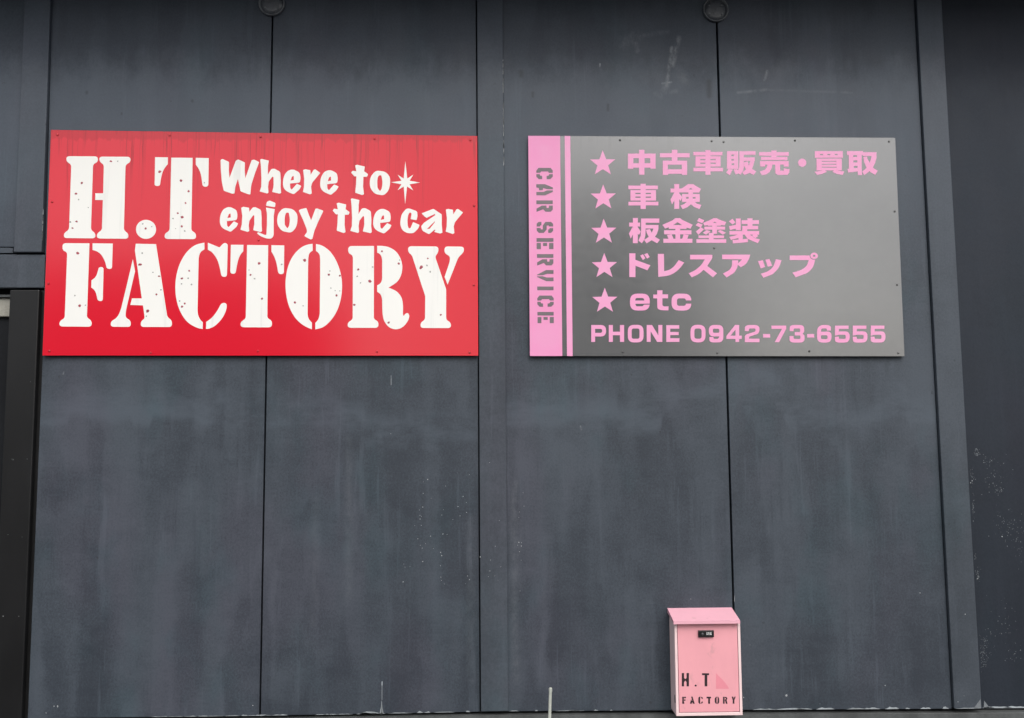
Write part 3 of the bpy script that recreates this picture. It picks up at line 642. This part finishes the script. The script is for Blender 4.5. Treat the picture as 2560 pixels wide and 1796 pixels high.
pk = [
 P_(K1, rc(105,150,825,518), rc(105,500,240,545), rc(690,500,825,545), rc(395,52,532,702))+N_(K1, rc(245,270,388,402), rc(538,270,685,402)),
 P_(K1, rc(935,140,1712,250), rc(1250,52,1393,345), rc(1012,335,1648,705))+N_(K1, rc(1142,440,1510,560), rc(1150,678,1510,720)),
 kuruma,
 P_(K2, rc(860,75,1108,465), [(895,465),(985,480),(925,605),(842,552)], [(1010,480),(1075,470),(1110,500),(1130,560),(1050,590)])+N_(K2, rc(955,150,1015,185), rc(958,248,1015,282), rc(962,345,1018,382))
 +P_(K2, rc(1135,75,1490,155), [(1135,75),(1232,75),(1232,300),(1235,420),(1215,510),(1160,595),(1090,545),(1130,420),(1135,300)], rc(1230,212,1475,290), [(1375,290),(1475,212),(1470,290),(1420,460),(1350,560),(1240,600),(1200,540),(1290,470),(1345,390)], [(1235,320),(1315,300),(1345,390),(1400,460),(1505,520),(1450,600),(1350,550),(1280,480),(1240,400)]),
 P_(K2, rc(1572,95,2225,175), rc(1840,60,1955,210), rc(1612,200,2195,270), [(1592,292),(2222,292),(2222,415),(2115,415),(2115,370),(1705,370),(1705,415),(1592,415)], [(1755,368),(1865,368),(1850,450),(1800,540),(1720,590),(1630,605),(1580,525),(1690,490),(1740,430)], [(1925,368),(2035,368),(2035,505),(2115,505),(2120,455),(2240,470),(2235,545),(2200,598,20),(1965,598,40),(1930,560)]),
 P_(RF, circ(1036,401,47)),
 P_(K3, rc(200,95,1000,285), rc(245,310,970,650), [(190,690),(390,655),(480,640),(545,690),(400,750),(260,778)], [(700,690),(760,640),(870,655),(1040,680),(995,778),(830,750)])+N_(K3, rc(345,178,435,210), rc(555,178,640,210), rc(768,178,852,210), rc(395,378,815,400), rc(395,462,815,486), rc(395,545,820,570)),
 P_(K3, rc(1118,95,1580,205), [(1170,200),(1540,200),(1540,600),(1555,780),(1430,780),(1430,675),(1150,712),(1135,605),(1175,595)])+N_(K3, rc(1298,210,1408,262), rc(1305,362,1415,418), rc(1315,520,1422,580))
 +P_(K3, rc(1570,125,1965,235), [(1825,235),(1965,125),(1965,290),(1930,430),(1860,570),(1760,680),(1610,780),(1558,685),(1690,570),(1770,450)], [(1590,260),(1690,250),(1720,340),(1800,480),(1880,580),(2000,660),(1930,778),(1800,700),(1680,570),(1610,400)]),
 [(lambda p: K2b(p), s, q) for _, s, q in kuruma],
 P_(K4, rc(1215,175,1500,278), rc(1312,60,1440,705), [(1312,280),(1330,450),(1255,590),(1210,470)], [(1430,290),(1520,400),(1475,498),(1440,450)], [(1670,62),(1810,62),(1880,110),(2008,185),(1960,280),(1500,278),(1440,180),(1510,172),(1600,110)])+N_(K4, [(1690,200),(1738,155),(1790,200)])
 +P_(K4, rc(1680,270,1800,330), rc(1515,318,1975,525))+N_(K4, rc(1620,398,1685,438), rc(1795,398,1865,438))+P_(K4, [(1640,520),(1850,520),(1800,540),(1740,590),(1660,660),(1530,712),(1470,620),(1570,580)], [(1690,520),(1845,520),(1900,570),(2020,605),(1970,712),(1840,660),(1750,590)]),
 P_(K5, rc(165,280,515,405), rc(285,135,440,935), [(280,405),(290,650),(215,790),(158,630)], [(430,410),(535,575),(480,670),(440,640)], rc(545,150,1125,285), [(545,150),(690,150),(690,500),(680,700),(650,820),(570,940),(462,855),(530,700),(548,500)], rc(685,355,1100,470), [(940,470),(1100,355),(1095,500),(1050,640),(980,740),(860,860),(720,940),(640,830),(790,740),(885,610)], [(700,510),(825,485),(890,610),(980,730),(1145,825),(1060,940),(880,840),(790,730),(730,620)]),
 P_(K5, [(1630,140),(1790,140),(1870,200),(2190,350),(2120,475),(2000,440),(1990,480),(1430,480),(1425,430),(1310,470),(1225,350),(1540,215)])+N_(K5, [(1570,358),(1705,265),(1850,358)])+P_(K5, rc(1640,470,1790,800), rc(1280,525,2150,655), [(1370,675),(1520,655),(1580,800),(1420,800)], [(1900,655),(2060,675),(2020,800),(1855,800)], rc(1255,795,2180,925)),
 P_(K6, [(225,135),(395,205),(330,300),(160,235)], [(190,285),(345,345),(270,440),(115,370)], [(280,430),(385,490),(205,665),(125,570)], [(685,140),(785,140),(920,205),(1095,265),(1035,372),(925,355),(920,380),(510,380),(500,360),(395,375),(355,285),(540,215)])+N_(K6, [(670,290),(720,250),(785,290)])
 +P_(K6, rc(645,370,795,640), rc(395,408,1055,505), [(345,605),(470,515),(590,565),(450,665)], [(820,560),(905,515),(1085,605),(985,665)], rc(540,610,690,820), rc(205,690,1020,775), rc(140,810,1090,925)),
 P_(K6, [(1290,160),(1385,275),(1290,340),(1175,240)], rc(1400,150,1555,520), [(1180,395),(1405,350),(1405,470),(1210,520)], rc(1585,205,2135,325), rc(1770,145,1930,400), rc(1605,385,2110,495), rc(1600,490,1760,560), rc(1195,550,2140,665), [(1480,660),(1620,660),(1620,730),(1450,780),(1240,832),(1190,735),(1350,700)], rc(1480,655,1620,860), [(1295,840),(1785,795),(1785,905),(1305,940)], [(1690,655),(1830,655),(1900,700),(2000,775),(2165,815),(2100,935),(1960,880),(1780,800),(1690,690)], [(1940,655),(2060,660),(2115,710),(2020,775),(1920,710)]),
 P_(RG, rc(1255,155,1325,428), [(1320,228),(1497,292),(1463,350),(1320,295)], [(1380,180),(1412,165),(1440,212),(1410,232)], [(1425,165),(1462,153),(1490,198),(1458,215)]),
 P_(RG, [(1583,162),(1652,162),(1655,360),(1720,345,30),(1775,300,30),(1822,232),(1885,262),(1830,335,40),(1760,390,40),(1690,415,40),(1588,425)]),
 P_(RG, [(1953,172),(2208,172),(2208,210,15),(2150,300),(2262,385),(2215,430),(2108,345),(2050,395,30),(1972,430),(1937,385),(2020,345,40),(2080,290,30),(2122,225),(1953,225)]),
 P_(RH, [(117,170),(438,170),(430,210,20),(390,280,30),(330,315),(290,280),(345,225),(117,222)], [(232,235),(302,235),(295,310,30),(260,375,30),(168,432),(125,388),(205,345,30),(230,300,20)]),
 P_(RH, [(528,245),(583,235),(610,312),(560,328)], [(612,228),(660,220),(690,298),(640,308)], [(733,222),(798,235),(770,320,40),(700,395,40),(590,435),(560,390),(650,360,40),(705,310,30)]),
 P_(RH, [(892,180),(1180,180),(1182,240,20),(1165,310,40),(1100,380,40),(960,430),(925,378),(1030,345,40),(1090,300,30),(1112,232),(892,232)])+N_(RH, circ(1173,185,51,44))+P_(RH, circ(1173,184,43,36))+N_(RH, circ(1173,184,15,12)),
 P_(RG, rc(1263,618,1490,812,85))+N_(RG, [(1322,697),(1328,668,18),(1420,668,18),(1428,697)], [(1322,735),(1492,733),(1492,743),(1422,745),(1410,763,12),(1335,763,12)]),
 P_(RG, [(1575,580),(1635,580),(1635,626),(1700,626),(1700,672),(1635,672),(1635,755,15),(1655,765,6),(1705,764),(1705,810),(1630,810,40),(1577,795,30),(1575,672),(1530,672),(1530,628),(1575,628)]),
 P_(RG, rc(1740,618,1967,812,85))+N_(RG, rc(1802,672,1905,758,28), rc(1895,696,1975,733)),
 P_(RG, [(818,978),(988,978,62),(988,1110,62),(862,1110),(862,1172),(818,1172)])+N_(RG, [(862,1022),(943,1022,22),(943,1068,22),(862,1068)]),
 P_(RG, rc(1020,978,1066,1172), rc(1148,978,1195,1172), rc(1060,1055,1155,1095)),
 P_(RG, rc(1238,976,1418,1178,72))+N_(RG, rc(1282,1018,1372,1136,24)),
 P_(RG, rc(1455,978,1500,1172), rc(1588,978,1634,1172), [(1455,978),(1515,978),(1634,1172),(1575,1172)]),
 P_(RG, rc(1680,980,1725,1172), rc(1680,980,1828,1020), rc(1680,1058,1822,1094), rc(1680,1130,1830,1172)),
 P_(RG, rc(1957,976,2130,1178,76))+N_(RG, rc(2002,1018,2085,1136,30)),
 P_(RH, rc(-36,978,130,1110,60))+N_(RH, rc(10,1020,84,1068,18))+P_(RH, rc(84,1045,130,1120), [(-30,1115),(15,1115),(20,1138,12),(75,1138,24),(86,1105),(130,1060),(130,1178,62),(-30,1178,48)]),
 P_(RH, [(165,1105),(265,978),(312,978),(312,1100),(342,1100),(342,1138),(312,1138),(312,1172),(270,1172),(270,1138),(165,1138)])+N_(RH, [(212,1100),(270,1030),(270,1100)]),
 P_(RH, [(378,1048),(378,978,58),(545,978,58),(545,1072,40),(480,1095,10),(425,1112,12),(425,1135),(545,1135),(545,1175),(378,1175),(378,1090,30),(470,1062,12),(500,1052,14),(500,1018,16),(425,1018,16),(422,1048)]),
 P_(RH, rc(587,1082,668,1122)),
 P_(RH, [(683,985),(852,985),(852,1022),(770,1175),(720,1175),(805,1022),(683,1022)]),
 P_(RH, [(892,1048),(892,978,52),(1058,978,52),(1058,1062,24),(1040,1078),(1062,1095,20),(1062,1180,58),(890,1180,58),(890,1105),(935,1105),(938,1138,14),(1015,1138,16),(1015,1098,12),(950,1098),(950,1060),(1012,1060,12),(1012,1018,14),(938,1018,14),(935,1048)]),
 P_(RH, rc(1093,1082,1174,1122)),
 P_(RH, [(1207,978,80),(1365,978,58),(1365,1042),(1322,1042),(1315,1018,10),(1255,1018,18),(1250,1055),(1372,1052,50),(1372,1180,64),(1207,1180,64)])+N_(RH, rc(1250,1095,1326,1140,18)),
 P_(RH, five), P_(RH, sh(five,205,0)), P_(RH, sh(five,411,0)),
]
letters(pk, M_pink, gry, DS)
for reg, ls in ((RE,((1148,143,1),(2200,153,0))),(RF,((133,163,0),(952,147,1),(2032,158,0),(2097,960,0))),(RG,((2230,95,0),(1180,1287,0))),(RH,((60,1300,0),(1117,1280,1),(2138,1300,0),(2125,517,0)))):
    for q in ls: screw(reg(q[:2]), DS, M_screwd if q[2] else M_screwg, gry, .0040)

# ------------------------------------------------------------------ pink letter box
DM = .100
a0, a1 = U(*RM((450,1000)), DM), U(*RM((1294,1000)), DM)
x0, x1 = a0.x, a1.x; z0 = U(*RM((900,1580)), DM).z; z1 = U(*RM((900,400)), DM).z
mb = thing('letter_box', 'pink metal letter box with sloping lid and black stencil lettering on the wall', 'letter box', ((x0+x1)/2, -DM/2, z0))
zbk = U(*RM((780,205)), .004).z; zf1 = U(*RM((850,370)), .122).z; zf0 = U(*RM((850,409)), .122).z
# body: hollow front frame round the door
fw = 34*.196*.00163
bm = bmesh.new()
box_bm(bm, x0, x1, -DM+.006, .0005, z0, z1, .003)
b = bm_obj('body', bm, M_mbody, mb)
fr = lambda n, xa, xb, za, zb: box(n, xa, xb, -DM, -DM+.0065, za, zb, M_mbody, mb, .0012)
fr('frame', x0+.0004, x0+fw, z0+.0004, z1); fr('frame', x1-fw, x1-.0004, z0+.0004, z1); fr('frame', x0+fw, x1-fw, z0+.0004, z0+fw*1.15)
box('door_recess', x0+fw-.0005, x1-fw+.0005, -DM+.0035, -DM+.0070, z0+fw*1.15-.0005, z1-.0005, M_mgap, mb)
door = box('door', x0+fw+.0022, x1-fw-.0022, -DM+.0005, -DM+.0055, z0+fw*1.15+.0024, z1-.003, M_mdoor, mb, .0008)
# lid: sloping sheet with a front lip and side cheeks
lx0, lx1 = U(*RM((428,390)), .122).x, U(*RM((1276,390)), .122).x
pr = [(.0005, zbk), (-.004, zbk), (-.122, zf1), (-.122, zf0), (-.1195, zf0), (-.1195, zf1-.004), (-.0035, zbk-.006), (.0005, zbk-.006)]
bm = bmesh.new()
A = [bm.verts.new((lx0, p[0], p[1])) for p in pr]; B = [bm.verts.new((lx1, p[0], p[1])) for p in pr]
n = len(pr); bm.faces.new(A); bm.faces.new(B[::-1])
for i in range(n): bm.faces.new((A[i], B[i], B[(i+1) % n], A[(i+1) % n]))
for xa in (lx0, lx1-.002):
    q = [(.0005, zbk-.003), (-.121, zf1-.002), (-.121, zf0+.001), (.0005, zbk-.018)]
    C_ = [bm.verts.new((xa+.0004, p[0], p[1])) for p in q]; D_ = [bm.verts.new((xa+.0016, p[0], p[1])) for p in q]
    bm.faces.new(C_); bm.faces.new(D_[::-1])
    for i in range(4): bm.faces.new((C_[i], D_[i], D_[(i+1) % 4], C_[(i+1) % 4]))
lid = bm_obj('lid', bm, M_mlid, mb)
# side walls rise under the lid
for xa, xb in ((x0+.001, x0+.003), (x1-.003, x1-.001)):
    bm = bmesh.new(); q = [(.0005, z1-.004), (-DM+.007, z1-.004), (-DM+.007, z1+.004), (.0005, zbk-.008)]
    C_ = [bm.verts.new((xa, *p)) for p in q]; D_ = [bm.verts.new((xb, *p)) for p in q]
    bm.faces.new(C_); bm.faces.new(D_[::-1])
    for i in range(4): bm.faces.new((C_[i], D_[i], D_[(i+1) % 4], C_[(i+1) % 4]))
    bm_obj('side_wall', bm, M_mbody, mb)
# combination lock
DL = DM-.0005
p0, p1 = U(*RM((745,495)), DL+.01), U(*RM((945,578)), DL+.01)
lk = box('combination_lock', p0.x, p1.x, -DL-.010, -DL+.001, p1.z, p0.z, M_black, mb, .002)
kq = U(*RM((797,540)), DL+.012)
lathe('knob', kq, [(.0058, DL+.009),(.0056, DL+.0125),(.004, DL+.0140)], M_knob, lk, 20)
for k, x in enumerate((853,877,902)):
    glyph('digit', P_(RM, [(x-5,515,4),(x+6,513,4),(x+8,550,4),(x-3,552,4)])+N_(RM, [(x+1,524),(x+9,524),(x+9,532),(x+2,532)] if k != 1 else [(x-8,535),(x+1,535),(x+1,543),(x-7,543)]), DL+.0095, DL+.0105, M_digit, lk)
ink = [
 P_(RM, rc(533,1035,562,1205), rc(594,1035,624,1205), [(562,1095),(577,1115),(594,1095),(594,1150),(577,1130),(562,1150)]),
 P_(RM, circ(710,1195,13,12,16)),
 P_(RM, [(790,1038),(880,1038),(880,1062),(858,1062),(858,1205),(824,1205),(824,1062),(790,1062)]),
 P_(RM, rc(539,1338,559,1426), rc(563,1338,585,1355), rc(563,1372,580,1388), rc(539,1408,565,1426)),
 P_(RM, [(652,1336),(670,1336),(697,1426),(674,1426)], [(637,1426),(651,1368),(664,1398),(658,1426)], rc(654,1393,684,1409)),
 P_(RM, [(744,1352),(758,1337),(770,1337),(767,1360),(767,1400),(770,1427),(758,1427),(744,1411)], [(775,1337),(800,1346),(800,1368),(784,1360)], [(775,1427),(784,1402),(800,1397),(800,1416)]),
 P_(RM, rc(848,1338,905,1358), rc(869,1357,892,1426)),
 P_(RM, [(954,1360),(968,1338),(979,1338),(976,1365),(976,1402),(979,1427),(968,1427),(954,1408)], [(985,1338),(996,1338),(1009,1360),(1009,1408),(996,1427),(985,1427),(989,1402),(989,1365)]),
 P_(RM, rc(1058,1338,1078,1426), [(1082,1338),(1104,1342),(1113,1360),(1104,1381),(1115,1426),(1095,1426),(1086,1388),(1082,1388),(1082,1374),(1093,1368),(1093,1354),(1082,1354)]),
 P_(RM, [(1168,1336),(1188,1336),(1202,1380),(1202,1426),(1182,1426),(1182,1382)], [(1202,1336),(1220,1336),(1204,1380),(1197,1362)]),
]
for ops in ink: glyph('letter', ops, DL-.0003, DL+.0006, M_ink, door, mb)
pt = glyph('worn_patch', P_(RM, [(968,1037),(1060,1128,30),(1120,1205,10),(1130,1225),(1130,1237),(968,1237)]), DL-.0003, DL+.0004, M_mpatch, door, mb)
# slot on the left cheek
bm = bmesh.new(); zs = U(*RM((430,1362)), .08).z
for i in range(16):
    pass
vs_ = [(x0-.0012, -.083+.006*math.cos(i*math.pi/8), zs+.0165*math.sin(i*math.pi/8)) for i in range(16)]
vb = [(x0+.002, p[1], p[2]) for p in vs_]
fs_ = [tuple(range(16))]+[(i, (i+1) % 16, 16+(i+1) % 16, 16+i) for i in range(16)]
bm.free(); mk('side_slot', vs_+vb, fs_, M_black, mb)

# ------------------------------------------------------------------ stake standing by the wall
D1 = .16
t0, b0 = U(1376.2, 1721, D1), U(1371, 1806, D1)
k = t0.z/(t0.z-b0.z); foot = Vector((t0.x+(b0.x-t0.x)*k*.6, -D1-.02, 0))
st = thing('garden_stake', 'thin pale grey-green stake leaning upright below the grey sign', 'stake', (foot.x, foot.y, 0))
def rod(name, a, b, r, mat, parent, n=10, top=.8):
    ax = (b-a).normalized(); s = ax.orthogonal().normalized(); q = ax.cross(s); vv = []; ff = []
    rings = [(a, r), (b-ax*.004, r*.97), (b, r*top)]
    for c_, rr in rings:
        for i in range(n): an = 2*math.pi*i/n; vv.append(c_+s*rr*math.cos(an)+q*rr*math.sin(an))
    for j in range(2):
        for i in range(n): ff.append((j*n+i, j*n+(i+1) % n, (j+1)*n+(i+1) % n, (j+1)*n+i))
    ff.append(tuple(range(2*n, 3*n))); ff.append(tuple(range(n))[::-1])
    return mk(name, vv, ff, mat, parent)
rod('shaft', foot+Vector((0,0,-.05)), Vector((t0.x, -D1, t0.z)), .0062, M_stake, st)
rod('end_cap', Vector((t0.x, -D1, t0.z-.012)), Vector((t0.x, -D1, t0.z+.002)), .0069, M_stake, st, 10, .7)

# ------------------------------------------------------------------ houses across the yard (seen only as reflections in the signs)
M_h1 = metal_paint('brown_render', (.10,.085,.07), .9); M_h2 = metal_paint('grey_render', (.14,.14,.145), .9); M_roof = metal_paint('dark_roof', (.035,.035,.04), .7)
def house(loc, w, d, h, ridge, mat, label):
    t = thing('house', label, 'house', loc); X, Y = loc[0], loc[1]
    box('wall', X-w/2, X+w/2, Y-d, Y, -.05, h, mat, t)
    bm = bmesh.new(); e = .5
    q = [(X-w/2-e, Y+e, h), (X+w/2+e, Y+e, h), (X+w/2+e, Y-d-e, h), (X-w/2-e, Y-d-e, h), (X-w/2+1.2, Y-d/2, h+ridge), (X+w/2-1.2, Y-d/2, h+ridge)]
    vv = [bm.verts.new(p) for p in q]
    for fc in ((0,1,5,4),(2,3,4,5),(1,2,5),(3,0,4),(3,2,1,0)): bm.faces.new([vv[i] for i in fc])
    bm_obj('roof', bm, M_roof, t)
    for i in range(3):
        for zz in (1.0, h-1.7):
            xx = X-w/2+w*(i+.5)/3
            wn = box('window', xx-.7, xx+.7, Y-.05, Y+.03, zz, zz+1.1, M_track, t)
            box('pane', xx-.6, xx+.6, Y+.02, Y+.04, zz+.1, zz+1.0, M_glass, wn)
house((-10.9, -24, 0), 10.4, 8, 6.2, 2.0, M_h1, 'brown rendered house across the yard facing the workshop')
house((4.5, -27, 0), 6.2, 8, 9.8, 2.2, M_h2, 'grey rendered house across the yard facing the workshop')
